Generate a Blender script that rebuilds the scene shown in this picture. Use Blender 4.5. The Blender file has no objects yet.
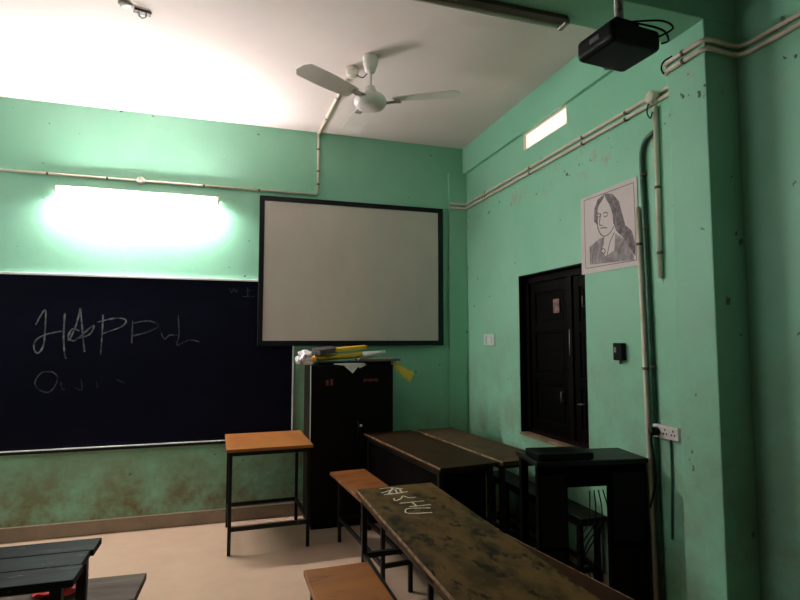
import bpy, bmesh, math, random
from mathutils import Vector, Matrix
random.seed(7)
S = bpy.context.scene
COL = S.collection
PI = math.pi

# ------------------------------------------------------------ materials
def mat(name, col, rough=.6, metal=0.0, spec=.5, var=None, scale=4.0, detail=6.0, lo=.4, hi=.65, stretch=None,
        emit=None, estr=0.0, bump=0.0, bscale=60.0, var2=None, scale2=20.0, lo2=.6, hi2=.7, rvar=None):
    m = bpy.data.materials.new(name); m.use_nodes = True
    nt = m.node_tree; N = nt.nodes; L = nt.links
    b = N['Principled BSDF']
    b.inputs['Base Color'].default_value = (*col, 1)
    b.inputs['Roughness'].default_value = rough
    b.inputs['Metallic'].default_value = metal
    b.inputs['Specular IOR Level'].default_value = spec
    tc = N.new('ShaderNodeTexCoord'); mp = N.new('ShaderNodeMapping')
    L.new(tc.outputs['Object'], mp.inputs['Vector'])
    if stretch: mp.inputs['Scale'].default_value = stretch
    last = None
    def layer(prev, c2, sc, l, h, dt):
        n = N.new('ShaderNodeTexNoise'); n.inputs['Scale'].default_value = sc; n.inputs['Detail'].default_value = dt
        n.inputs['Roughness'].default_value = .65
        L.new(mp.outputs['Vector'], n.inputs['Vector'])
        r = N.new('ShaderNodeMapRange'); r.inputs['From Min'].default_value = l; r.inputs['From Max'].default_value = h
        L.new(n.outputs['Fac'], r.inputs['Value'])
        x = N.new('ShaderNodeMix'); x.data_type = 'RGBA'
        L.new(r.outputs['Result'], x.inputs[0])
        if prev is None: x.inputs[6].default_value = (*col, 1)
        else: L.new(prev, x.inputs[6])
        x.inputs[7].default_value = (*c2, 1)
        return x.outputs[2]
    if var: last = layer(None, var, scale, lo, hi, detail)
    if var2: last = layer(last, var2, scale2, lo2, hi2, 4)
    if last is not None: L.new(last, b.inputs['Base Color'])
    if bump:
        n = N.new('ShaderNodeTexNoise'); n.inputs['Scale'].default_value = bscale; n.inputs['Detail'].default_value = 5
        L.new(mp.outputs['Vector'], n.inputs['Vector'])
        bp = N.new('ShaderNodeBump'); bp.inputs['Strength'].default_value = bump; bp.inputs['Distance'].default_value = .01
        L.new(n.outputs['Fac'], bp.inputs['Height']); L.new(bp.outputs['Normal'], b.inputs['Normal'])
    if emit:
        b.inputs['Emission Color'].default_value = (*emit, 1); b.inputs['Emission Strength'].default_value = estr
    return m

def wall_mat(name, base, pale, dirt, dirt_top, dirt_amt, peel=False):
    """green distemper: cloudy paint, chipped specks, brown grime in blotches on the lower wall"""
    m = bpy.data.materials.new(name); m.use_nodes = True
    nt = m.node_tree; N = nt.nodes; L = nt.links; b = N['Principled BSDF']
    b.inputs['Roughness'].default_value = .55; b.inputs['Specular IOR Level'].default_value = .3
    tc = N.new('ShaderNodeTexCoord')
    def noise(sc, det, rgh=.6):
        n = N.new('ShaderNodeTexNoise'); n.inputs['Scale'].default_value = sc; n.inputs['Detail'].default_value = det
        n.inputs['Roughness'].default_value = rgh; L.new(tc.outputs['Object'], n.inputs['Vector']); return n.outputs['Fac']
    def rng(v, a, c, d=0., e=1.):
        r = N.new('ShaderNodeMapRange'); r.inputs['From Min'].default_value = a; r.inputs['From Max'].default_value = c
        r.inputs['To Min'].default_value = d; r.inputs['To Max'].default_value = e; L.new(v, r.inputs['Value']); return r.outputs['Result']
    def mix(f, a, c):
        x = N.new('ShaderNodeMix'); x.data_type = 'RGBA'; L.new(f, x.inputs[0])
        if isinstance(a, tuple): x.inputs[6].default_value = (*a, 1)
        else: L.new(a, x.inputs[6])
        x.inputs[7].default_value = (*c, 1); return x.outputs[2]
    def mul(a, c):
        x = N.new('ShaderNodeMath'); x.operation = 'MULTIPLY'; L.new(a, x.inputs[0])
        if isinstance(c, float): x.inputs[1].default_value = c
        else: L.new(c, x.inputs[1])
        return x.outputs[0]
    c = mix(rng(noise(1.6, 7, .65), .42, .66), base, pale)
    sp = N.new('ShaderNodeSeparateXYZ'); L.new(tc.outputs['Object'], sp.inputs['Vector'])
    low = rng(sp.outputs['Z'], dirt_top, .1)
    c = mix(mul(mul(rng(noise(3.2, 8, .7), .36, .60), low), dirt_amt), c, dirt)
    c = mix(mul(rng(noise(13., 3, .5), .715, .73), .85), c, (.12, .10, .07))
    if peel:                                   # old clip holes and peeled paint in a band under the conduits
        z = sp.outputs['Z']; band = mul(rng(z, 2.50, 2.58), rng(z, 2.75, 2.71))
        c = mix(mul(mul(rng(noise(9., 6, .7), .56, .66), band), .6), c, (.42, .33, .22))
        c = mix(mul(mul(rng(noise(22., 3, .5), .68, .71), band), .9), c, (.05, .04, .03))
    L.new(c, b.inputs['Base Color'])
    bp = N.new('ShaderNodeBump'); bp.inputs['Strength'].default_value = .25; bp.inputs['Distance'].default_value = .01
    L.new(noise(9., 6), bp.inputs['Height']); L.new(bp.outputs['Normal'], b.inputs['Normal'])
    return m

M = {}
GREEN = (.27, .58, .405)
M['wall'] = wall_mat('green_paint', GREEN, (.32, .62, .46), (.17, .105, .03), 1.0, 1.0)
M['wall_peeled'] = wall_mat('green_paint_peeling', GREEN, (.32, .62, .46), (.15, .115, .04), 1.9, .75, True)
M['beam'] = mat('green_beam_paint', (.25, .58, .40), .55, spec=.3, var=(.31, .61, .45), scale=2.0)
M['ceiling'] = mat('pinkish_white_distemper', (.87, .725, .71), .8, spec=.2, var=(.83, .685, .67), scale=1.3, bump=.15, bscale=12)
M['floor'] = mat('peach_floor_tile', (.57, .395, .285), .36, spec=.35, var=(.52, .35, .25), scale=3.0)
M['skirting'] = mat('skirting_tile', (.30, .225, .16), .5, var=(.22, .16, .11), scale=5)
M['board'] = mat('blackboard_paint', (.0016, .002, .0085), .6, spec=.08, var=(.0028, .0034, .014), scale=2.2, lo=.45, hi=.8)
M['chalk'] = mat('chalk', (.20, .20, .21), .9, spec=.1, var=(.04, .045, .06), scale=22, lo=.42, hi=.62)
M['chalk_mid'] = mat('chalk_mid', (.10, .10, .11), .9, spec=.1, var=(.02, .023, .035), scale=22, lo=.42, hi=.62)
M['chalk_faint'] = mat('chalk_faint', (.05, .055, .07), .9, spec=.1, var=(.012, .014, .03), scale=25, lo=.4, hi=.6)
M['chalk_desk'] = mat('chalk_on_wood', (.75, .70, .62), .9, spec=.1, var=(.45, .40, .32), scale=60)
M['trim_pale'] = mat('pale_aluminium_strip', (.80, .80, .79), .5)
M['screen'] = mat('off_white_screen', (.64, .565, .52), .6, spec=.2, var=(.585, .515, .47), scale=1.6, stretch=(1.5, 1.5, .6))
M['black_frame'] = mat('black_frame', (.003, .003, .007), .5, spec=.3)
M['tube'] = mat('lit_tube', (1, 1, 1), .4, emit=(1.0, .96, .93), estr=540)
M['tube_off'] = mat('unlit_tube_glass', (.62, .58, .5), .25)
M['ivory'] = mat('ivory_plastic', (.76, .68, .61), .45, var=(.68, .60, .53), scale=14)
M['conduit'] = mat('cream_conduit', (.76, .65, .54), .45, var=(.55, .45, .33), scale=7, lo=.5, hi=.75)
M['conduit_green'] = mat('conduit_painted_dark_green', (.03, .10, .06), .45, var=(.015, .045, .03), scale=10)
M['clip'] = mat('rusty_saddle', (.12, .08, .05), .6)
M['fan'] = mat('fan_enamel', (.80, .72, .69), .4, var=(.74, .66, .63), scale=9)
M['black'] = mat('black_plastic', (.002, .002, .002), .45, spec=.15, var=(.003, .003, .003), scale=30)
M['matte_black'] = mat('black_paint', (.0015, .0015, .0015), .6, spec=.04, var=(.003, .0025, .002), scale=8)
M['steel'] = mat('black_steel_tube', (.004, .004, .004), .45, spec=.25, var=(.012, .007, .005), scale=18, lo=.6, hi=.8)
M['cabinet'] = mat('black_steel_cabinet', (.0018, .0016, .0016), .5, spec=.12, var=(.004, .003, .003), scale=6)
M['cabinet_side'] = mat('cabinet_side_panel', (.014, .010, .007), .5, spec=.2, var=(.007, .005, .004), scale=8)
M['orange'] = mat('orange_brown_ply', (.31, .115, .028), .45, spec=.3, var=(.23, .078, .017), scale=6, stretch=(1, .35, 1), var2=(.10, .032, .008), scale2=5, lo2=.62, hi2=.68)
M['orange_bench'] = mat('orange_brown_bench', (.24, .080, .020), .45, spec=.3, var=(.17, .052, .012), scale=6, stretch=(1, .35, 1), var2=(.09, .03, .009), scale2=5, lo2=.58, hi2=.66)
M['olive'] = mat('mottled_olive_top', (.105, .060, .018), .6, spec=.08, var=(.038, .021, .007), scale=9, lo=.40, hi=.62, var2=(.006, .004, .002), scale2=13, lo2=.55, hi2=.63, stretch=(.7, 1.3, 1))
M['darktop'] = mat('dark_brown_top', (.030, .014, .006), .55, spec=.08, var=(.014, .007, .003), scale=6)
M['paletop'] = mat('worn_brown_top', (.075, .048, .024), .6, spec=.1, var=(.035, .021, .009), scale=6, var2=(.015, .01, .006), scale2=14, lo2=.62, hi2=.68)
M['redwood'] = mat('dark_red_brown_seat', (.035, .012, .005), .6, spec=.08, var=(.014, .006, .003), scale=8)
M['edge'] = mat('worn_pale_edge', (.30, .17, .085), .6, var=(.07, .035, .018), lo=.42, hi=.6, scale=20)
M['grey_top'] = mat('weathered_grey_boards', (.022, .023, .026), .55, spec=.035, var=(.006, .006, .007), scale=5, stretch=(.3, 2.2, 1), var2=(.15, .15, .16), scale2=26, lo2=.62, hi2=.70)
M['grey_seat'] = mat('weathered_grey_seat', (.15, .112, .095), .6, spec=.04, var=(.085, .064, .055), scale=5, stretch=(.3, 2.2, 1), var2=(.012, .011, .010), scale2=9, lo2=.66, hi2=.7)
M['darkwood'] = mat('dark_stained_wood', (.003, .002, .0015), .5, spec=.15, var=(.006, .004, .002), scale=5, stretch=(3, 3, .6))
M['shutter'] = mat('dark_red_brown_shutter', (.0018, .001, .0009), .5, spec=.06, var=(.001, .0006, .0006), scale=5, stretch=(3, 3, .5))
M['frame_wood'] = mat('red_brown_frame', (.006, .0018, .0014), .5, spec=.08, var=(.003, .001, .001), scale=7)
M['sill'] = mat('reddish_sill', (.30, .20, .12), .5, var=(.17, .08, .045), scale=9)
M['glass'] = mat('dark_pane', (.004, .003, .003), .12, spec=.5)
M['brass'] = mat('tarnished_metal', (.30, .26, .22), .4, metal=.8)
M['daylight_stand_in'] = mat('frosted_ventilator_pane', (.9, .87, .8), .5, emit=(1.0, .92, .80), estr=.72)
M['vent_frame'] = mat('cream_reveal', (.66, .60, .48), .6)
M['paper'] = mat('drawing_paper', (.76, .64, .65), .8, spec=.15, var=(.70, .59, .60), scale=5)
M['pencil'] = mat('pencil_shading', (.27, .22, .24), .8, spec=.1, var=(.46, .385, .40), scale=22, lo=.4, hi=.62)
M['pencil_hair'] = mat('pencil_hair', (.15, .125, .14), .8, spec=.1, var=(.36, .30, .32), scale=24, lo=.42, hi=.64)
M['pencil_line'] = mat('pencil_line', (.22, .18, .20), .8, spec=.1)
M['white_plastic'] = mat('white_socket_plastic', (.66, .58, .56), .4)
M['plate'] = mat('paint_splashed_plate', (.68, .72, .68), .5, var=(.48, .62, .53), scale=30)
M['bag'] = mat('white_plastic_bag', (.75, .68, .71), .4, var=(.45, .40, .42), scale=22)
M['yellow'] = mat('yellow_paper', (.85, .55, .05), .55, var=(.74, .44, .03), scale=12)
M['orange_paper'] = mat('orange_paper', (.85, .38, .03), .55)
M['silver'] = mat('silver_white_roll', (.82, .82, .82), .4, var=(.66, .66, .67), scale=12)
M['white_paper'] = mat('white_paper', (.86, .84, .82), .7, var=(.7, .68, .66), scale=18)
M['grey_cloth'] = mat('grey_brown_newsprint', (.17, .145, .115), .8, var=(.10, .085, .07), scale=16)
M['book'] = mat('dark_grey_book', (.055, .042, .042), .5, var=(.035, .028, .028), scale=14)
M['pink'] = mat('pale_red_label', (.13, .028, .02), .6)
M['pinkpatch'] = mat('mottled_pink', (.34, .19, .18), .5, var=(.06, .03, .03), scale=30)
M['red'] = mat('red_cloth', (.80, .02, .025), .7, var=(.36, .012, .014), scale=14)
M['rust'] = mat('rusty_hook', (.10, .035, .03), .6, var=(.05, .02, .02), scale=30)
M['mount'] = mat('grey_metal_mount', (.42, .39, .35), .45, metal=.4, var=(.10, .09, .08), scale=25, lo=.5, hi=.6)
M['lens'] = mat('grey_badge', (.10, .10, .10), .3)

# ------------------------------------------------------------ mesh helpers
def T(x, y, z): return Matrix.Translation((x, y, z))
def RZ(a): return Matrix.Rotation(a, 4, 'Z')
def RX(a): return Matrix.Rotation(a, 4, 'X')
def RY(a): return Matrix.Rotation(a, 4, 'Y')

class MB:
    def __init__(s): s.b = bmesh.new()
    def box(s, x0, x1, y0, y1, z0, z1, bev=0.0, mx=None, seg=2):
        t = bmesh.new()
        bmesh.ops.create_cube(t, size=1)
        for v in t.verts:
            v.co = Vector(((x0+x1)/2+v.co.x*(x1-x0), (y0+y1)/2+v.co.y*(y1-y0), (z0+z1)/2+v.co.z*(z1-z0)))
        if bev > 0:
            bmesh.ops.bevel(t, geom=t.edges[:], offset=bev, segments=seg, affect='EDGES', profile=.5)
        if mx is not None: bmesh.ops.transform(t, matrix=mx, verts=t.verts)
        return s.add(t)
    def add(s, t):
        me = bpy.data.meshes.new('tmp'); t.to_mesh(me); t.free(); s.b.from_mesh(me); bpy.data.meshes.remove(me); return s
    def tube(s, pts, r, n=10, caps=True):
        pts = [Vector(p) for p in pts]; rings = []; up = None
        rr = r if isinstance(r, (list, tuple)) else [r]*len(pts)
        for i, p in enumerate(pts):
            if i == 0: d = pts[1]-p
            elif i == len(pts)-1: d = p-pts[i-1]
            else: d = (pts[i+1]-p).normalized()+(p-pts[i-1]).normalized()
            d.normalize()
            if up is None: up = d.orthogonal().normalized()
            up = (up-d*up.dot(d)).normalized(); sd = d.cross(up)
            rings.append([s.b.verts.new(p+(up*math.cos(2*PI*k/n)+sd*math.sin(2*PI*k/n))*rr[i]) for k in range(n)])
        for a, c in zip(rings, rings[1:]):
            for k in range(n):
                f = s.b.faces.new((a[k], a[(k+1) % n], c[(k+1) % n], c[k])); f.smooth = True
        if caps:
            s.b.faces.new(rings[0][::-1]); s.b.faces.new(rings[-1])
        return s
    def lathe(s, prof, n=24, mx=None, ang=2*PI):
        t = bmesh.new(); rings = []
        for r, z in prof:
            rings.append([t.verts.new((r*math.cos(2*PI*k/n), r*math.sin(2*PI*k/n), z)) for k in range(n)])
        for a, c in zip(rings, rings[1:]):
            for k in range(n):
                f = t.faces.new((a[k], a[(k+1) % n], c[(k+1) % n], c[k])); f.smooth = True
        t.faces.new(rings[0][::-1]); t.faces.new(rings[-1])
        if mx is not None: bmesh.ops.transform(t, matrix=mx, verts=t.verts)
        return s.add(t)
    def prism(s, poly, vec):
        a = [s.b.verts.new(p) for p in poly]; c = [s.b.verts.new(Vector(p)+Vector(vec)) for p in poly]
        s.b.faces.new(a[::-1]); s.b.faces.new(c)
        for i in range(len(a)):
            j = (i+1) % len(a); s.b.faces.new((a[i], a[j], c[j], c[i]))
        return s
    def ribbon(s, pts, w, nrm, smooth=True, th=.0006):
        """a chalk / pencil stroke: a thin flat strip on a surface whose normal is nrm"""
        pts = [Vector(p) for p in pts]; nrm = Vector(nrm)
        if smooth and len(pts) > 2: pts = catmull(pts, 5)
        L_, R_ = [], []
        for i, p in enumerate(pts):
            d = (pts[min(i+1, len(pts)-1)]-pts[max(i-1, 0)])
            if d.length < 1e-9: d = Vector((1, 0, 0))
            d.normalize(); sd = d.cross(nrm).normalized()*(w*.5*(.7+.6*random.random()))
            L_.append(p+sd); R_.append(p-sd)
        for k in range(len(pts)-1):
            q = [L_[k], L_[k+1], R_[k+1], R_[k]]
            lo = [s.b.verts.new(v) for v in q]; hi = [s.b.verts.new(v+nrm*th) for v in q]
            s.b.faces.new(hi)
            for a in range(4):
                c = (a+1) % 4; s.b.faces.new((lo[a], lo[c], hi[c], hi[a]))
        return s
    def obj(s, name, m, parent=None, loc=None, rotz=0.0, bev=0.0):
        bmesh.ops.recalc_face_normals(s.b, faces=s.b.faces[:])
        me = bpy.data.meshes.new(name); s.b.to_mesh(me); s.b.free()
        o = bpy.data.objects.new(name, me); COL.objects.link(o)
        me.materials.append(M[m] if isinstance(m, str) else m)
        if parent: o.parent = parent
        if loc is not None: o.location = loc
        o.rotation_euler.z = rotz
        return o

def catmull(p, n):
    out = []
    for i in range(len(p)-1):
        a = p[max(i-1, 0)]; b = p[i]; c = p[i+1]; d = p[min(i+2, len(p)-1)]
        for k in range(n):
            t = k/n
            out.append(.5*((2*b)+(c-a)*t+(2*a-5*b+4*c-d)*t*t+(3*b-a-3*c+d)*t**3))
    out.append(p[-1]); return out

def tag(o, label, cat, group=None):
    o['label'] = label; o['category'] = cat
    if group: o['group'] = group
    return o
def thing(name, label, cat, loc=(0, 0, 0), rotz=0.0, group=None):
    o = bpy.data.objects.new(name, None); COL.objects.link(o); o.empty_display_size = .1
    o.location = loc; o.rotation_euler.z = rotz
    return tag(o, label, cat, group)
def struct(o): o['kind'] = 'structure'; return o
def sempty(name, loc):
    o = bpy.data.objects.new(name, None); COL.objects.link(o); o.location = loc; o['kind'] = 'structure'; return o
def copy_tree(o, parent=None):
    kids = list(o.children); c = o.copy(); COL.objects.link(c)
    if parent: c.parent = parent
    for k in kids: copy_tree(k, c)
    return c

# ------------------------------------------------------------ room
D, R, H = 4.765, 2.155, 3.36           # back wall, right wall, ceiling height
XL, YN = -3.4, -1.3
struct(MB().box(XL-.15, R+.2, YN, D+.15, -.12, 0).obj('floor', 'floor'))
struct(MB().box(XL-.15, R+.2, YN, D+.15, H, H+.12).obj('ceiling', 'ceiling'))
struct(MB().box(XL-.15, R+.2, D, D+.15, 0, H).obj('wall_back', 'wall'))
# left wall with a daylit barred window
LY0, LY1, LZ0, LZ1 = 2.5, 4.3, 1.5, 2.7
lw = MB()
for y0, y1, z0, z1 in [(YN, LY0, 0, H), (LY1, D, 0, H), (LY0, LY1, 0, LZ0), (LY0, LY1, LZ1, H)]: lw.box(XL-.15, XL, y0, y1, z0, z1)
struct(lw.obj('wall_left', 'wall'))
wl = sempty('added_window_3', (XL-.08, (LY0+LY1)/2, LZ0))
lhw, lhh = (LY1-LY0)/2, LZ1-LZ0
MB().box(-.03, .03, -lhw, -lhw+.06, 0, lhh).box(-.03, .03, lhw-.06, lhw, 0, lhh).box(-.03, .03, -lhw, lhw, 0, .06).box(-.03, .03, -lhw, lhw, lhh-.06, lhh).box(-.03, .03, -.03, .03, 0, lhh).obj('window_frame', 'frame_wood', wl)
for k in range(6):
    MB().tube([(.0, -lhw+.05, .18+k*.19), (.0, lhw-.05, .18+k*.19)], .007, 8).obj('window_bar', 'steel', wl)
dl_ = bpy.data.lights.new('daylight_stand_in', 'AREA'); dl_.shape = 'RECTANGLE'; dl_.size = LY1-LY0; dl_.size_y = LZ1-LZ0; dl_.energy = 30; dl_.color = (.93, .97, 1.0)
dlo = bpy.data.objects.new('daylight_stand_in', dl_); COL.objects.link(dlo); dlo.location = (XL-.16, (LY0+LY1)/2, (LZ0+LZ1)/2); dlo.rotation_euler = (PI/2, 0, -PI/2)  # area lamp added behind the invented window as fill for the right wall
# right wall with the shuttered window and the ventilator cut out
WY0, WY1, WZ0, WZ1 = 2.93, 3.77, .765, 1.99
VY0, VY1, VZ0, VZ1 = 3.085, 3.66, 2.965, 3.10
rw = MB()
for y0, y1, z0, z1 in [(YN, WY0, 0, H), (WY1, D, 0, H), (WY0, WY1, 0, WZ0), (WY0, WY1, WZ1, VZ0), (WY0, VY0, VZ0, H), (VY1, WY1, VZ0, H), (VY0, VY1, VZ1, H)]:
    rw.box(R, R+.2, y0, y1, z0, z1)
struct(rw.obj('wall_right', 'wall_peeled'))
# beams, corner pilaster, pillar
struct(MB().box(R-.03, R, 2.01, D, 3.10, H, .003).obj('trim_1', 'beam'))
struct(MB().box(XL, R, 1.795, 2.01, 2.92, H, .003).obj('trim_2', 'beam'))
struct(MB().box(1.967, R, D-.03, D, 0, 3.10, .003).obj('trim_3', 'wall'))
struct(MB().box(1.97, R, 1.795, 2.01, 0, 2.92, .006).obj('trim_4', 'wall_peeled'))
struct(MB().box(XL, 1.967, D-.012, D, 0, .105, .003).obj('baseboard_back', 'skirting'))
struct(MB().box(XL, 1.967, D-.016, D, .105, .110).obj('trim_5', 'vent_frame'))
struct(MB().box(R-.012, R, 2.01, D-.03, 0, .105, .003).obj('baseboard_right', 'skirting'))

# shuttered window in the right wall
w = sempty('window_1', (R+.075, (WY0+WY1)/2, WZ0))
hw, hh = (WY1-WY0)/2, WZ1-WZ0
f = MB()
f.box(-.02, .05, -hw, -hw+.05, 0, hh).box(-.02, .05, hw-.05, hw, 0, hh).box(-.02, .05, -hw, hw, hh-.06, hh).box(-.02, .05, -hw, hw, 0, .05)
f.box(-.073, -.02, -hw, -hw+.010, .018, hh).box(-.073, -.02, hw-.010, hw, .018, hh).box(-.073, -.02, -hw, hw, hh-.010, hh)
f.box(-.015, .045, -.18, -.135, .05, hh-.06, .004)
f.obj('window_frame', 'frame_wood', w)
MB().box(.09, .12, -hw-.02, hw+.02, 0, hh).obj('back_board', 'shutter', w)
def shutter(y0, y1):
    s = MB(); t = .06
    s.box(.0, .035, y0, y0+t, .05, hh-.06, .003).box(.0, .035, y1-t, y1, .05, hh-.06, .003)
    for z0, z1 in ((.05, .13), (.40, .47), (.78, .85), (hh-.14, hh-.06)): s.box(.001, .034, y0+t, y1-t, z0, z1, .003)
    for z0, z1 in ((.13, .40), (.47, .78), (.85, hh-.14)):
        s.box(.012, .03, y0+t, y1-t, z0, z1); s.box(.006, .02, y0+t+.02, y1-t-.02, z0+.02, z1-.02, .006)
    return s.obj('shutter', 'shutter', w)
s1 = shutter(-.13, hw-.055); s2 = shutter(-hw+.055, -.185)
b1 = MB(); b1.tube([(-.012, -.15, .62), (-.012, -.15, .80)], .006).box(-.014, -.004, -.162, -.138, .64, .66).box(-.014, -.004, -.162, -.138, .75, .77).obj('bolt', 'brass', w)
MB().tube([(0, -.06, .36), (-.03, -.06, .36), (-.03, -.06, .29), (0, -.06, .29)], .006).obj('pull_handle', 'brass', s1)
MB().tube([(0, -.25, .30), (-.03, -.25, .30), (-.03, -.30, .305), (0, -.30, .305)], .005).obj('pull_handle', 'brass', s2)
MB().box(-.004, .001, -.02, .055, .92, 1.02, .002).obj('pink_patch', 'pinkpatch', s1)  # small mottled pink patch on the wider shutter
MB().tube([(-.002, -.30, .95), (-.012, -.30, .95), (-.012, -.30, 1.02)], .005).obj('hook', 'brass', s2)
MB().box(-.085, -.005, -hw, hw, -.002, .018, .003).obj('window_sill', 'sill', w)
# ventilator, backlit by the sky
v = sempty('window_2', (R+.022, (VY0+VY1)/2, VZ0))
vw, vh = (VY1-VY0)/2, VZ1-VZ0
MB().box(.0, .012, -vw, vw, 0, vh).obj('window_pane', 'daylight_stand_in', v)
MB().box(-.022, .02, -vw, -vw+.006, 0, vh).box(-.022, .02, vw-.006, vw, 0, vh).box(-.022, .02, -vw, vw, vh-.006, vh).box(-.022, .02, -vw, vw, 0, .006).obj('window_frame', 'vent_frame', v)

# ------------------------------------------------------------ back wall: blackboard, screen, lit tube
BX0, BX1, BZ0, BZ1 = -2.9, .503, .66, 1.985
bb = thing('blackboard', 'wide black chalkboard on the back wall with HAPPY chalked on it', 'blackboard', ((BX0+BX1)/2, D-.001, BZ0))
cx = (BX0+BX1)/2
MB().box(BX0-cx, BX1-cx, -.022, 0, 0, BZ1-BZ0).obj('board_surface', 'board', bb)
fr = MB(); fr.box(BX0-cx, BX1-cx, -.032, 0, BZ1-BZ0, BZ1-BZ0+.018, .002).obj('top_strip', 'trim_pale', bb)
MB().box(BX0-cx, BX1-cx, -.034, 0, -.022, 0, .002).obj('bottom_strip', 'black_frame', bb)
MB().box(BX0-cx, BX1-cx, -.036, -.022, 0, .008, .001).obj('edge_strip', 'trim_pale', bb)
MB().box(BX1-cx, BX1-cx+.012, -.030, 0, -.022, BZ1-BZ0, .002).obj('side_strip', 'trim_pale', bb)
chalk = [[(-1.427,1.604),(-1.369,1.721),(-1.363,1.579),(-1.369,1.45),(-1.402,1.389),(-1.43,1.425),(-1.42,1.489),(-1.346,1.535),(-1.238,1.559)],[(-1.235,1.697),(-1.237,1.528),(-1.227,1.398),(-1.214,1.347)],
 [(-1.13,1.737),(-1.155,1.606),(-1.197,1.489),(-1.203,1.528),(-1.177,1.575),(-1.13,1.559)],[(-1.13,1.737),(-1.106,1.528),(-1.09,1.397)],[(-1.2,1.502),(-1.158,1.486),(-1.068,1.575),(-1.032,1.602),(-1.06,1.533),(-1.151,1.497)],
 [(-.971,1.687),(-.972,1.528),(-.977,1.375)],[(-1.009,1.628),(-.887,1.661),(-.809,1.649),(-.836,1.595),(-.978,1.536)]]
chalk2 = [[(-.758,1.649),(-.759,1.462)],[(-.752,1.623),(-.642,1.642),(-.566,1.605),(-.639,1.556),(-.749,1.523)],[(-.544,1.543),(-.52,1.496),(-.481,1.529),(-.42,1.524)],[(-.422,1.694),(-.412,1.529),(-.425,1.447),(-.334,1.488),(-.251,1.474)],
 [(-1.307,1.248),(-1.374,1.241),(-1.413,1.171),(-1.384,1.115),(-1.317,1.095),(-1.274,1.155),(-1.268,1.214),(-1.312,1.253)]]
chalk3 = [[(-1.241,1.172),(-1.235,1.121),(-1.212,1.11)],[(-1.105,1.185),(-1.097,1.107),(-1.148,1.124)],[(-1.0,1.17),(-.99,1.12)],[(-.86,1.18),(-.80,1.15)],
 [(-.027,1.921),(-.01,1.887),(.005,1.922)],[(.019,1.919),(.02,1.888)],[(.035,1.92),(.036,1.888)],[(.12,1.937),(.122,1.862)],[(.078,1.855),(.177,1.857)],[(.099,1.901),(.148,1.909)]]
def strokes(lst, wd, groups, m):
    for g in groups:
        r = MB()
        for k in g: r.ribbon([(x-cx, -.0222, z-BZ0) for x, z in lst[k]], wd, (0, -1, 0))
        r.obj('chalk_letter' if m != 'chalk_faint' else 'chalk_mark', m, bb)
strokes(chalk, .011, [(0, 1), (2, 3, 4), (5, 6)], 'chalk'); strokes(chalk2, .009, [(0, 1), (2, 3), (4,)], 'chalk_mid'); strokes(chalk3, .007, [(0,), (1,), (2,), (3,), (4,), (5,), (6,), (7, 8, 9)], 'chalk_faint')

SX0, SX1, SZ0, SZ1 = .205, 1.896, 1.437, 2.733
sc_ = thing('projection_screen', 'off-white projection screen in a black frame hung on the back wall', 'screen', ((SX0+SX1)/2, D, SZ0))
sw, sh = (SX1-SX0)/2, SZ1-SZ0
MB().box(-sw+.01, sw-.01, -.046, -.034, .01, sh-.01).obj('screen_panel', 'screen', sc_)
MB().box(-sw, -sw+.042, -.054, -.033, 0, sh, .003).box(sw-.05, sw, -.054, -.033, 0, sh, .003).box(-sw+.042, sw-.05, -.054, -.033, sh-.042, sh, .003).box(-sw+.042, sw-.05, -.054, -.033, 0, .045, .003).obj('screen_frame', 'black_frame', sc_)

tl = thing('tube_light', 'lit fluorescent tube light on the back wall above the blackboard', 'light', (-.73, D, 2.655))
MB().box(-.60, .60, -.055, 0, .0, .034, .003).obj('batten', 'ivory', tl)
for sx in (-1, 1): MB().box(sx*.595-.010, sx*.595+.010, -.076, -.02, -.044, .002, .004).obj('tube_holder', 'ivory', tl)
MB().tube([(-.583, -.06, -.026), (.583, -.06, -.026)], .013, 14).obj('tube', 'tube', tl)

# ------------------------------------------------------------ conduits
def pipe(name, label, pts, r, m, clips=(), loc=None, group=None):
    base = loc or pts[0]
    o = thing(name, label, 'conduit', base, group=group)
    q = [tuple(Vector(p)-Vector(base)) for p in pts]
    MB().tube(q, r, 10).obj('pipe', m, o)
    for c, ax in clips:
        p = Vector(c)-Vector(base)
        k = MB(); a = Vector((1 if ax == 'x' else 0, 1 if ax == 'y' else 0, 1 if ax == 'z' else 0))*.007
        k.tube([p-a, p+a], r*1.22, 10).obj('saddle', 'clip', o)
    return o
yb = D-.011
pipe('wall_conduit', 'thin white conduit running level along the back wall above the tube light', [(-3.38, yb, 2.785), (.70, yb, 2.785)], .010, 'conduit', [((x, yb, 2.785), 'x') for x in (-1.4, -.98, -.25, .2)])
pipe('drop_conduit', 'white conduit dropping from ceiling to the top of the projection screen', [(.71, yb, 3.345), (.71, yb, 2.80)], .011, 'conduit', [((.71, yb, z), 'z') for z in (3.2, 3.0, 2.88)])
pipe('ceiling_conduit', 'white conduit crossing the ceiling from the back wall to the fan junction box', [(.71, D-.01, H-.011), (.752, 3.56, H-.011)], .013, 'conduit', [((.722, 4.4, H-.011), 'y'), ((.738, 3.98, H-.011), 'y')])
jb = tag(MB().lathe([(.0, -.028), (.026, -.028), (.032, -.02), (.032, 0)], 20, RX(-PI/2)).obj('junction_box', 'ivory', loc=(-.735, D-.001, 2.785)), 'small round white junction box on the conduit over the tube light', 'junction box')
# the box sits against the wall and opens away from it
jf = thing('junction_box', 'round white junction box on the ceiling beside the fan', 'junction box', (.753, 3.53, H))
MB().lathe([(.0, -.062), (.034, -.062), (.042, -.05), (.045, 0)], 22).obj('box_body', 'ivory', jf)
MB().tube(catmull([Vector(p) for p in [(.03, -.02, -.055), (.06, -.08, -.095), (.085, -.15, -.075)]], 5), .004, 6).obj('wire', 'black', jf)

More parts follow.
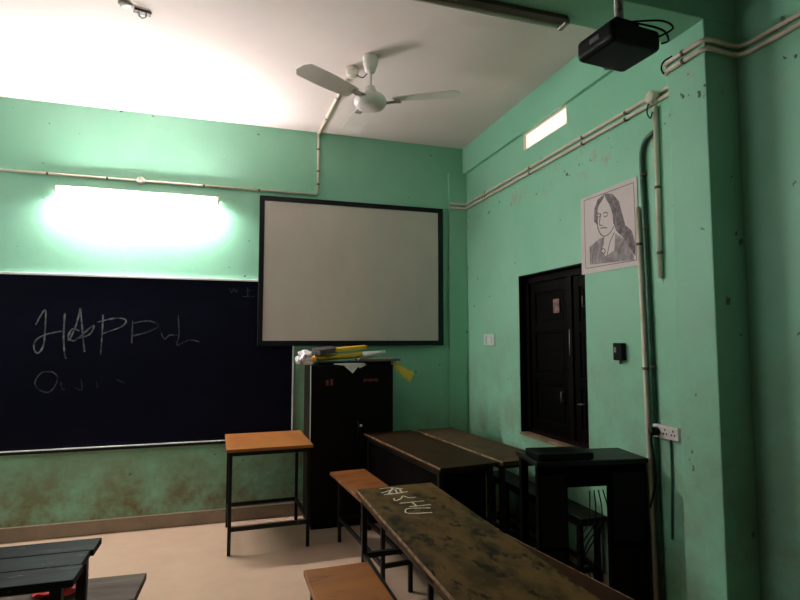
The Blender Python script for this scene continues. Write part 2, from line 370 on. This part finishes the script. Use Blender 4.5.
xw = R-.014
def pair(dz, r, name, label):
    z = 2.775+dz
    pts = [(1.972, D-.044, z), (xw-.02, D-.044, z), (xw-.004, D-.05, z), (xw, D-.08, z), (xw, 2.10, z+.012), (xw-.02, 2.035, z+.014), (2.0, 2.024, z+.016), (1.965, 2.018, z+.018), (1.956, 1.99, z+.018), (1.956, 1.81, z+.02), (1.968, 1.783, z+.02), (2.0, 1.781, z+.02), (2.10, 1.781, z+.012), (xw-.01, 1.765, z+.005), (xw, 1.72, z), (xw, -1.0, z)]
    return pipe(name, label, pts, r, 'conduit', [((xw, y, z+.006), 'y') for y in (4.3, 3.55, 2.9, 2.5, 1.3)]+[((1.956, 1.9, z+.019), 'y')], group=None)
up = pair(.020, .011, 'wall_conduit', 'upper of two parallel cream conduits along the right wall and around the pillar')
pair(-.020, .011, 'wall_conduit', 'lower of two parallel cream conduits along the right wall and around the pillar')
MB().tube(catmull([Vector(p)-Vector((1.972, D-.044, 2.795)) for p in [(1.952, 1.96, 2.827), (1.946, 2.005, 2.822), (1.946, 2.02, 2.795), (1.948, 2.01, 2.765)]], 6), .0045, 6).obj('loose_wire', 'black', up)
o = thing('junction_box', 'round cream junction box on the paired conduits of the right wall', 'junction box', (R-.025, 2.275, 2.79))
MB().lathe([(.0, -.03), (.026, -.03), (.034, -.022), (.034, .02)], 20, RY(PI/2)).obj('box_body', 'conduit', o)
MB().tube(catmull([Vector(p) for p in [(-.005, .03, -.02), (-.012, .035, -.07), (-.01, .015, -.11), (-.008, .0, -.08)]], 5), .004, 6).obj('wire', 'black', o)
pipe('drop_conduit', 'short cream conduit hanging below the round junction box near the pillar', [(xw, 2.275, 2.74), (xw, 2.28, 1.82)], .013, 'conduit', [((xw, 2.278, z), 'z') for z in (2.3, 1.95)])
pipe('drop_conduit', 'dark green painted conduit with a bent top beside the portrait drawing', [tuple(p) for p in catmull([Vector(p) for p in [(xw, 2.285, 2.605), (xw, 2.315, 2.60), (xw, 2.36, 2.575), (xw, 2.382, 2.52), (xw, 2.384, 2.42)]], 4)]+[(xw, 2.365, 1.6), (xw, 2.338, .12)], .014, 'conduit_green', [((xw, 2.377, z), 'z') for z in (2.4, 2.1, 1.75)]+[((xw, 2.358, 1.35), 'z')])
pipe('drop_conduit', 'long cream conduit running down beside the dark green conduit to the desk', [(xw-.004, 2.424, 2.225), (xw-.004, 2.378, .12)], .0135, 'conduit', [((xw-.004, 2.42, 2.02), 'z'), ((xw-.004, 2.404, 1.34), 'z')])

# ------------------------------------------------------------ ceiling fan
fan = thing('ceiling_fan', 'white three-blade ceiling fan hanging near the back of the room', 'fan', (.835, 3.34, H))
MB().lathe([(.012, -.115), (.034, -.105), (.046, -.06), (.052, -.02), (.052, 0)], 24).obj('canopy', 'fan', fan)
MB().tube([(0, 0, -.10), (0, 0, -.235)], .010, 12).obj('down_rod', 'fan', fan)
MB().lathe([(.012, -.205), (.034, -.212), (.044, -.245), (.052, -.262), (.055, -.268)], 24).obj('lower_canopy', 'fan', fan)
MB().lathe([(.0, -.358), (.06, -.357), (.092, -.345), (.106, -.322), (.107, -.302), (.098, -.282), (.07, -.268), (.03, -.262)], 36).obj('motor_housing', 'fan', fan)
for k in range(3):
    a = math.radians(-28+120*k)
    bl = MB()
    prof = []
    n = 14
    for i in range(n+1):
        t = i/n; x = .155+t*.43; wd = .052+.020*math.sin(min(t*1.6, 1)*PI/2)
        if t > .9: wd *= math.sqrt(max(0, 1-((t-.9)/.1)**2))*.6+.4
        prof.append((x, wd, math.radians(11)*(1-.5*t)))
    prev = None
    for x, wd, tw in prof:
        ring = []
        for sy, sz in ((-1, .0015), (1, .0015), (1, -.0015), (-1, -.0015)):
            ring.append(bl.b.verts.new((x, sy*wd*math.cos(tw), -.305+sy*wd*math.sin(tw)+sz)))
        if prev:
            for j in range(4): bl.b.faces.new((prev[j], prev[(j+1) % 4], ring[(j+1) % 4], ring[j]))
        else: bl.b.faces.new(ring)
        prev = ring
    bl.b.faces.new(prev[::-1])
    b_ = bl.obj('blade', 'fan', fan, rotz=a)
    MB().box(.085, .20, -.022, .022, -.316, -.311, .002, RX(.1)).obj('blade_bracket', 'mount', b_)

# hooks on the ceiling
tag(MB().lathe([(.0, -.012), (.03, -.012), (.036, -.006), (.038, 0)], 20).obj('ceiling_rose', 'mount', loc=(-.605, 3.20, H)), 'pale round cover plate on the ceiling at the upper left', 'ceiling plate')
hk = thing('ceiling_hook', 'rusty fan hook box let into the ceiling beside the round plate', 'hook', (-.525, 3.25, H))
MB().box(-.045, .045, -.022, .022, -.012, 0, .004, RZ(.3)).obj('hook_plate', 'rust', hk)
MB().tube([(-.02, 0, -.01), (-.018, 0, -.03), (0, 0, -.042), (.018, 0, -.03), (.02, 0, -.01)], .005, 8).obj('hook', 'trim_pale', hk)

# unlit tube fitting under the cross beam
ub = thing('tube_light', 'unlit tube light on a brown batten under the cross beam', 'light', (.80, 1.985, 2.92))
MB().box(-.60, .585, -.03, .015, -.02, 0, .003).obj('batten', mat('aged_batten', (.10, .06, .035), .5, var=(.05, .03, .02), scale=9), ub)
MB().tube([(-.58, .032, -.014), (.57, .032, -.014)], .0125, 12).obj('tube', 'tube_off', ub)
for sx in (-1, 1): MB().box(sx*.588-.012, sx*.588+.012, -.02, .046, -.030, -.001, .004).obj('tube_holder', 'brass', ub)

# ------------------------------------------------------------ projector
pj = thing('projector', 'black video projector hanging on a ceiling pole beside the cross beam', 'projector', (1.433, 1.705, 2.607), math.radians(5))
MB().box(-.122, .122, -.10, .10, 0, .085, .02, seg=3).obj('projector_body', 'black', pj)
MB().lathe([(.0, 0), (.026, 0), (.03, .012), (.03, .03)], 20, T(.06, .128, .045) @ RX(PI/2)).obj('lens', 'lens', pj)
MB().box(-.1245, -.120, -.03, .02, .035, .055, .001).obj('badge', 'lens', pj)
vt = MB()
for k in range(6): vt.box(.120, .1235, -.07+k*.024, -.056+k*.024, .02, .065)
vt.obj('vent', 'matte_black', pj)
MB().box(-.075, .10, -.07, .06, .085, .095, .002).obj('mount_plate', 'matte_black', pj)
MB().box(-.05, .07, -.045, .045, .095, .135, .006).obj('mount_bracket', 'matte_black', pj)
MB().tube([(.01, 0, .13), (.01, 0, H-2.605)], .018, 14).obj('mount_pole', 'mount', pj)
for pts in ([(.10, -.10, .05), (.16, -.12, .09), (.15, -.08, .14), (.06, -.02, .15)], [(.12, -.10, .03), (.17, -.09, .06), (.165, -.06, .12), (.05, .0, .16)]):
    MB().tube(catmull([Vector(p) for p in pts], 6), .004, 6).obj('cable', 'black', pj)

# ------------------------------------------------------------ right wall: drawing, switches, socket
pp = thing('portrait_drawing', 'pencil portrait of a long-haired person on white paper taped to right wall', 'drawing', (R, 2.695, 1.905))
def lp(y, z, d=.004): return (-d, y-2.695, z-1.905)
pm = MB(); pm.prism([lp(2.948, 2.404, .001), lp(2.441, 2.41, .001), lp(2.436, 1.908, .001), lp(2.957, 1.911, .001)], (-.003, 0, 0)).obj('paper_sheet', 'paper', pp)
hairL = [(2.718,2.381),(2.779,2.362),(2.813,2.312),(2.82,2.232),(2.789,2.203),(2.797,2.274),(2.768,2.325),(2.724,2.357)]
hair = [(2.718,2.383),(2.644,2.361),(2.59,2.304),(2.569,2.234),(2.542,2.152),(2.492,2.111),(2.466,2.033),(2.469,1.96),(2.504,2.008),(2.561,2.081),(2.621,2.135),(2.643,2.184),(2.649,2.24),(2.671,2.301),(2.71,2.356)]
coat = [(2.871,2.078),(2.772,2.113),(2.734,2.115),(2.73,2.078),(2.754,2.036),(2.722,1.998),(2.642,2.019),(2.629,2.121),(2.546,2.068),(2.489,2.005),(2.477,1.941),(2.661,1.952),(2.87,1.966)]
MB().prism([lp(y, z, .0041) for y, z in hairL], (-.0004, 0, 0)).prism([lp(y, z, .0041) for y, z in hair], (-.0004, 0, 0)).obj('drawn_hair', 'pencil_hair', pp)
MB().prism([lp(y, z, .0041) for y, z in coat], (-.0003, 0, 0)).obj('drawn_coat', 'pencil', pp)
dl = MB()
plines = [[(2.784,2.288),(2.788,2.225),(2.783,2.178),(2.758,2.139),(2.725,2.121),(2.678,2.13),(2.639,2.163)],[(2.751,2.269),(2.771,2.207),(2.739,2.19)],[(2.797,2.271),(2.779,2.274),(2.759,2.263)],[(2.731,2.261),(2.711,2.266),(2.688,2.251)],
 [(2.797,2.256),(2.78,2.25),(2.762,2.254)],[(2.728,2.246),(2.71,2.238),(2.692,2.243)],[(2.759,2.176),(2.731,2.175),(2.701,2.167)],[(2.729,2.117),(2.752,2.076),(2.761,2.046)],[(2.775,2.039),(2.743,2.048),(2.72,2.031),(2.741,2.014),(2.775,2.039)],[(2.637,2.128),(2.68,2.069),(2.708,1.996)],[(2.561,2.065),(2.595,2.011),(2.613,1.954)],[(2.807,2.096),(2.837,2.038),(2.845,1.969)]]
for l in plines: dl.ribbon([lp(y, z, .0043) for y, z in l], .0068, (-1, 0, 0))
for l in [[(2.915,2.386),(2.465,2.38)],[(2.465,2.38),(2.46,1.938)],[(2.46,1.938),(2.914,1.947)],[(2.914,1.947),(2.915,2.386)]]: dl.ribbon([lp(y, z, .0043) for y, z in l], .0035, (-1, 0, 0), False)
dl.obj('drawn_lines', 'pencil_line', pp)

sb = thing('wall_switch', 'small black switch box on the right wall below the portrait', 'switch', (R, 2.606, 1.375))
MB().box(-.035, 0, -.036, .036, 0, .10, .005).obj('switch_body', 'black', sb)
MB().box(-.040, -.034, .006, .022, .045, .075, .002).obj('switch_rocker', 'brass', sb)
MB().tube([(-.012, 0, .002), (-.012, .002, -.02)], .006, 8).obj('wire_stub', 'rust', sb)
pl = thing('switch_plate', 'square pale plate splashed with green paint on right wall near the corner', 'plate', (R, 4.285, 1.44))
MB().box(-.008, 0, -.10, .10, 0, .10, .003).obj('plate', 'plate', pl)
for y in (-.05, .05):
    for z in (.03, .07): MB().box(-.013, -.007, y-.016, y+.016, z-.012, z+.012, .003).obj('knockout', 'white_plastic', pl)
so = thing('socket_board', 'white three-socket electrical board on right wall beside the pillar', 'socket', (R, 2.268, .988))
MB().box(-.03, 0, -.085, .085, 0, .066, .004).obj('board', 'white_plastic', so)
for y in (.052, 0, -.052):
    h_ = MB()
    for dy, z in ((0, .046), (-.010, .026), (.010, .026)): h_.box(-.0315, -.029, y+dy-.003, y+dy+.003, z-.005, z+.005)
    h_.obj('socket_hole', 'black', so)
pg = thing('power_plug', 'black plug and lead in the left socket of the white board', 'plug', (R-.031, 2.324, 1.02))
MB().lathe([(.0, -.04), (.014, -.04), (.022, -.03), (.024, 0)], 18, RY(PI/2)).obj('plug_body', 'black', pg)
MB().tube(catmull([Vector(p) for p in [(-.03, 0, -.005), (-.04, -.004, -.05), (-.03, -.012, -.16), (-.02, -.002, -.26), (-.02, .04, -.40)]], 6), .005, 8).obj('cord', 'black', pg)
MB().tube(catmull([Vector(p) for p in [(-.006, -.01, .002), (-.008, -.012, -.10), (-.008, -.01, -.22), (-.008, .002, -.5)]], 5), .005, 8).obj('feed_wire', 'conduit_green', so)

# ------------------------------------------------------------ desks and benches
def make_table(name, label, cat, L, W, Hh, top, loc, rotz, thick=.025, inset=.03, leg=.026, stretch=(.14,), group=None, edge=None, planks=1, rail=.03, endinset=.06, side_rails=True, slab=False):
    """length along local x; base origin at the middle of the footprint"""
    t = thing(name, label, cat, loc, rotz, group)
    m = MB()
    pw = W/planks
    for k in range(planks):
        j = random.uniform(-.006, .006) if planks > 1 else 0
        m.box(-L/2+j, L/2+j, -W/2+k*pw+(.002 if planks > 1 else 0), -W/2+(k+1)*pw-(.002 if planks > 1 else 0), Hh-thick, Hh, .003)
    m.obj('seat' if cat == 'bench' else 'tabletop', top, t)
    if edge:
        for sgn in edge:
            MB().box(-L/2+.004, L/2-.004, sgn*W/2-(.004 if sgn > 0 else .0015), sgn*W/2+(.0015 if sgn > 0 else .004), Hh-.009, Hh+.0012, .001).obj('worn_edge', 'edge', t)
    lx, ly = L/2-endinset, W/2-inset
    zt = Hh-thick
    f = MB()
    for sy in (-1, 1): f.box(-lx, lx, sy*ly-leg*.4, sy*ly+leg*.4, zt-rail, zt)
    for sx in (-1, 1): f.box(sx*lx-leg*.4, sx*lx+leg*.4, -ly, ly, zt-rail, zt)
    f.obj('frame', 'steel', t)
    for sx in (-1, 1):
        for sy in (-1, 1):
            MB().box(sx*lx-leg/2, sx*lx+leg/2, sy*ly-leg/2, sy*ly+leg/2, 0, zt, .002).obj('leg', 'steel', t)
    for z in stretch:
        if side_rails:
            for sy in (-1, 1): MB().box(-lx, lx, sy*ly-leg*.36, sy*ly+leg*.36, z, z+.026).obj('stretcher', 'steel', t)
        for sx in (-1, 1): MB().box(sx*lx-leg*.36, sx*lx+leg*.36, -ly, ly, z, z+.026).obj('stretcher', 'steel', t)
    return t
Z90 = PI/2
make_table('desk', 'tall narrow orange-topped desk on black legs standing before the blackboard', 'desk', .605, .66, .728, 'orange', (.275, 4.335, 0), math.radians(1.5), .022, inset=.03, endinset=.03, leg=.024, stretch=(.16,))
# chalked desk in the middle
ad = make_table('desk', 'long olive-brown desk with AFSHU chalked on its far end', 'desk', 1.60, .41, .74, 'olive', (.832, 1.935, 0), Z90+math.radians(.8), .028, edge=(1,), stretch=(.12, .42))
ax = [[(.733,2.701),(.791,2.702),(.845,2.664)],[(.723,2.625),(.778,2.658),(.823,2.676)],[(.723,2.59),(.774,2.609)],[(.8,2.694),(.744,2.589)],[(.75,2.587),(.853,2.609)],[(.827,2.664),(.82,2.595)],[(.803,2.656),(.794,2.593)],
 [(.862,2.509),(.827,2.508),(.807,2.545),(.786,2.509),(.751,2.483),(.754,2.523)],[(.757,2.439),(.879,2.441)],[(.818,2.44),(.819,2.379)],[(.784,2.377),(.888,2.378)],[(.87,2.333),(.776,2.354),(.749,2.326),(.755,2.289),(.854,2.27)]]
inv = (T(.832, 1.935, 0) @ RZ(Z90+math.radians(.8))).inverted()
cw = MB()
for s_ in ax: cw.ribbon([inv @ Vector((x, y, .7402)) for x, y in s_], .0075, (0, 0, 1))
cw.obj('chalk_writing', 'chalk_desk', ad)
# benches round it
make_table('bench', 'orange-brown wooden bench reaching toward the cabinet behind the chalked desk', 'bench', 1.12, .275, .49, 'orange_bench', (.918, 3.60, 0), Z90+math.radians(4.9), .024, endinset=.10, inset=.05, stretch=(.16,), leg=.024, edge=(1,))
make_table('bench', 'short orange bench at the bottom of the view left of the chalked desk', 'bench', 1.0, .292, .49, 'orange', (.480, 1.955, 0), Z90+math.radians(1.5), .024, endinset=.08, inset=.03, stretch=(.14,), leg=.024)
make_table('bench', 'dark reddish-brown bench with a pale worn edge right of the chalked desk', 'bench', 1.45, .29, .49, 'redwood', (1.352, 1.86, 0), Z90+math.radians(9.8), .024, edge=(-1,), stretch=(.14,))
# two desks side by side in front of the shuttered window
dk = make_table('desk', 'dark brown desk with a pale front edge between cabinet and worn desk', 'desk', 1.30, .41, .74, 'darktop', (1.310, 3.672, 0), Z90+math.radians(6.8), .026, edge=(1,), stretch=(.14,), leg=.03)
MB().box(-.58, .58, .150, .168, .12, .70, .003).obj('modesty_panel', 'matte_black', dk)
MB().box(-.584, -.566, -.150, .150, .10, .70, .003).obj('end_panel', 'matte_black', dk)
make_table('desk', 'worn lighter brown desk pushed against the right wall below the window', 'desk', 1.28, .34, .742, 'paletop', (1.713, 3.695, 0), Z90+math.radians(6.0), .026, edge=(1,), stretch=(.14,), leg=.03)
make_table('bench', 'low black bench standing along the right wall under the worn desk', 'bench', 1.20, .18, .45, 'darkwood', (2.045, 3.36, 0), Z90+math.radians(1), .03, stretch=(.12,), leg=.03)
# lower left desk and its bench
make_table('desk', 'weathered grey plank-topped desk cut off at the lower left', 'desk', 1.5, .385, .74, 'grey_top', (-1.215, 2.185, 0), math.radians(-.3), .024, planks=3, inset=.035, endinset=.05, leg=.034, stretch=(.12,), rail=.012)
make_table('bench', 'weathered grey bench beyond the plank-topped desk at lower left', 'bench', 1.5, .262, .49, 'grey_seat', (-1.085, 2.53, 0), math.radians(-2.5), .03, inset=.04, endinset=.30, leg=.03, stretch=(.12,))

# dark kneehole desk by the pillar
kd = thing('computer_desk', 'black wooden kneehole desk against the right wall beside the pillar', 'desk', (1.815, 2.565, 0), math.radians(-8.3))
MB().box(-.30, .322, -.145, .145, .845, .87, .004).obj('tabletop', mat('dark_greenish_top', (.010, .008, .005), .45, spec=.25, var=(.005, .004, .003), scale=7), kd)
MB().box(-.29, .31, -.135, -.117, .735, .845, .002).obj('apron', 'matte_black', kd)
for x0, x1 in ((-.29, -.25),): MB().box(x0, x1, .09, .13, 0, .845, .003).obj('leg', 'matte_black', kd)
MB().box(.29, .31, -.095, .13, 0, .845, .002).obj('end_panel', 'matte_black', kd)  # hidden panel, added to block light and darken the wall beside the desk
for x0, x1 in ((-.29, -.13), (.105, .31)):
    q = MB().box(x0, x1, -.135, -.095, .0, .845, .003).obj('pedestal', 'matte_black', kd)
    for k in range(2): MB().box(x0+.012, x1-.012, -.142, -.135, .06+k*.38, .42+k*.38, .003).obj('pedestal_door', 'darkwood', q)
bx = thing('black_box', 'flat black box lying on the left end of the black kneehole desk', 'box', (1.685, 2.555, .87), math.radians(-8.3))
MB().box(-.155, .15, -.10, .08, .004, .036, .005).obj('box_body', 'black', bx)
MB().box(-.14, .14, -.09, .07, 0, .006).obj('box_foot', 'matte_black', bx)
cb = MB()
cab = thing('loose_cables', 'tangle of thin black cables hanging behind the kneehole desk', 'cable', (1.97, 2.695, .0))
for i in range(4):
    a = .03*i
    MB().tube(catmull([Vector(p) for p in [(.03+a, .03, .62), (.01+a*1.5, .02, .45), (-.05+a, .05, .30), (.04-a, .03, .16), (.07+a, .06, .012)]], 6), .004, 6).obj('cable', 'black', cab)

# ------------------------------------------------------------ cabinet and the clutter on it
CX0, CX1, CY0, CY1, CH = .606, 1.293, 4.335, 4.735, 1.285
cn = thing('steel_cabinet', 'black two-door steel cabinet standing at the back wall under the screen', 'cabinet', ((CX0+CX1)/2, (CY0+CY1)/2, 0))
cw_, cd_ = (CX1-CX0)/2, (CY1-CY0)/2
MB().box(-cw_, cw_, -cd_+.02, cd_, .04, CH, .004).obj('cabinet_body', 'cabinet_side', cn)
MB().box(-cw_+.02, cw_-.02, -cd_+.03, cd_-.02, 0, .04).obj('plinth', 'cabinet', cn)
for k, (x0, x1) in enumerate(((-cw_+.004, -.002), (.002, cw_-.004))):
    d_ = MB().box(x0, x1, -cd_, -cd_+.02, .05, CH-.006, .003).obj('door', 'cabinet', cn)
    hx = (x1-.035) if k == 0 else (x0+.035)
    if k == 1:
        MB().tube([(hx, -cd_, .83), (hx, -cd_-.028, .83), (hx, -cd_-.028, .74), (hx, -cd_, .74)], .006, 8).obj('handle', 'steel', d_)
        MB().lathe([(.0, 0), (.011, 0), (.011, .01)], 14, T(hx+.03, -cd_-.008, .795) @ RX(-PI/2)).obj('lock', 'trim_pale', d_)
        mk = MB()
        for i in range(7): mk.box(.088+i*.018, .102+i*.018, -cd_-.0012, -cd_+.001, 1.145+.004*((i*5) % 3), 1.172)
        mk.obj('label_mark', 'pink', d_)
    else:
        mk = MB(); mk.box(-.222, -.200, -cd_-.0012, -cd_+.001, 1.125, 1.17).box(-.186, -.164, -cd_-.0012, -cd_+.001, 1.125, 1.175).obj('label_mark', 'pink', d_)
MB().box(-cw_-.003, -cw_+.004, -cd_-.002, -cd_+.006, .04, CH, .001).obj('edge_strip', 'trim_pale', cn)  # pale strip paints the light caught on the cabinet's front left edge

def crumple(name, m, label, cat, loc, sx, sy, sz, seed, parent=None):
    rnd = random.Random(seed); t = bmesh.new()
    bmesh.ops.create_icosphere(t, subdivisions=3, radius=1)
    from mathutils import noise
    for v in t.verts:
        n = noise.noise(v.co*2.1+Vector((seed, 0, 0)))*.45+noise.noise(v.co*5+Vector((0, seed, 0)))*.18
        v.co = v.co*(1+n); v.co = Vector((v.co.x*sx, v.co.y*sy, max(v.co.z, -.75)*sz))
    zmin = min(v.co.z for v in t.verts)
    for v in t.verts: v.co.z -= zmin
    o = MB().add(t).obj(name, m, parent, loc)
    return tag(o, label, cat) if label else o
y0 = 4.42
# layered from the cabinet top upwards
tag(MB().box(-.30, .30, -.10, .12, 0, .026, .004, RZ(.05)).obj('folder', 'black', loc=(.98, 4.46, CH)), 'flat black folder lying on the cabinet top under the rolls', 'folder')
def sheet(name, m, label, cat, pts, loc, nx=10, ny=6, thick=.002, amp=.006, seed=1):
    from mathutils import noise
    q = MB(); g = []
    A, B, C_, D_ = [Vector(p) for p in pts]
    for i in range(nx+1):
        row = []
        for j in range(ny+1):
            u, v_ = i/nx, j/ny
            p = (A*(1-u)+B*u)*(1-v_)+(D_*(1-u)+C_*u)*v_
            p.z += amp*noise.noise(Vector((u*4, v_*4, seed)))
            row.append(p)
        g.append(row)
    top = [[q.b.verts.new(p+Vector((0, 0, thick))) for p in r] for r in g]; bot = [[q.b.verts.new(p) for p in r] for r in g]
    for i in range(nx):
        for j in range(ny):
            q.b.faces.new((top[i][j], top[i+1][j], top[i+1][j+1], top[i][j+1])); q.b.faces.new((bot[i][j], bot[i][j+1], bot[i+1][j+1], bot[i+1][j]))
    per = [(i, 0) for i in range(nx)]+[(nx, j) for j in range(ny)]+[(i, ny) for i in range(nx, 0, -1)]+[(0, j) for j in range(ny, 0, -1)]
    for k in range(len(per)):
        a, c = per[k], per[(k+1) % len(per)]
        q.b.faces.new((bot[a[0]][a[1]], bot[c[0]][c[1]], top[c[0]][c[1]], top[a[0]][a[1]]))
    return tag(q.obj(name, m, loc=loc), label, cat)
# newspaper whose white corner hangs over the front of the doors
hang = MB()
hang.prism([(-.16, 0, .004), (.10, 0, .010), (.115, 0, -.005), (.06, 0, -.03), (.045, 0, -.018), (.0, 0, -.07), (-.03, 0, -.045), (-.075, 0, -.006)], (0, -.003, .0))
hg = hang.obj('newspaper', 'white_paper', loc=(.945, CY0-.006, CH+.004))
tag(hg, 'torn white paper hanging over the front top edge of the cabinet', 'paper')
hg2 = MB().box(-.15, .10, -.003, .09, .002, .010, .002).obj('folded_sheet', 'white_paper', hg)
sheet('newspaper', 'grey_cloth', 'grey-brown folded newspapers drooping over the right front of the cabinet top', 'newspaper', [(-.17, -.15, 0), (.18, -.15, -.004), (.20, .10, .0), (-.15, .10, 0)], (1.16, 4.44, CH+.034), thick=.018, amp=.012, seed=3)
sheet('envelope', 'yellow', 'yellow envelope tipping down off the right end of the cabinet', 'envelope', [(-.015, -.085, -.035), (.115, -.11, -.155), (.170, -.045, -.09), (-.03, -.02, .022)], (1.318, 4.43, CH+.002), thick=.014, amp=.006, seed=5)
def roll(name, label, a, b_, r, m1, m2=None, split=.55):
    a, b_ = Vector(a), Vector(b_); o = thing(name, label, 'paper roll', tuple(a))
    d = b_-a; mid = d*split
    MB().tube([(0, 0, 0), mid], r, 18).obj('roll_body', m1, o)
    if m2: MB().tube([mid, d], [r*.96, r*.78], 18).obj('roll_end', m2, o)
    return o
roll('paper_roll', 'long paper roll on the cabinet, yellow at left and silver at right', (.66, 4.45, CH+.052), (1.245, 4.42, CH+.098), .024, 'yellow', 'silver', .66)
sheet('chart_paper', 'yellow', 'folded yellow chart paper lying on top of the rolls on the cabinet', 'paper', [(-.13, -.05, 0), (.14, -.05, .022), (.14, .07, .022), (-.13, .07, 0)], (.945, 4.46, CH+.108), thick=.028, amp=.006, seed=8)
bk = thing('book', 'dark grey book tilted on top of the white plastic bag on cabinet', 'book', (.735, 4.44, CH+.098))
bk.rotation_euler = (math.radians(8), math.radians(-6), math.radians(24))
MB().box(-.085, .085, -.06, .06, .0, .006, .001).box(-.085, .085, -.06, .06, .034, .040, .001).box(-.085, -.079, -.06, .06, 0, .040, .001).obj('cover', 'book', bk)
MB().box(-.078, .081, -.056, .056, .006, .034).obj('pages', 'grey_cloth', bk)
bg = crumple('plastic_bag', 'bag', 'crumpled white plastic bag bulging over the left end of the cabinet', 'bag', (.585, 4.44, CH+.003), .085, .10, .062, 2.3)
crumple('printed_patch', 'orange_paper', None, None, (.045, -.075, .035), .030, .035, .022, 5.1, bg)

# red cloth on the lower-left bench
crumple('cloth', 'red', 'crumpled red cloth lying on the grey bench at lower left', 'cloth', (-.645, 2.56, .491), .085, .12, .035, 9.2)

# ------------------------------------------------------------ light and camera
wd = bpy.data.worlds.new('world'); S.world = wd; wd.use_nodes = True
bgn = wd.node_tree.nodes['Background']; bgn.inputs['Color'].default_value = (.75, .85, 1, 1); bgn.inputs['Strength'].default_value = .004
cam = bpy.data.cameras.new('camera'); co = bpy.data.objects.new('camera', cam); COL.objects.link(co)
cam.sensor_width = 36; cam.lens = 539.05*36/800; cam.clip_start = .02
co.location = (0, 0, 1.5); co.rotation_euler = (PI/2+.0714854, 0, -.301794)
S.camera = co
S.view_settings.view_transform = 'Standard'; S.view_settings.look = 'None'; S.view_settings.gamma = 1; S.view_settings.exposure = .12
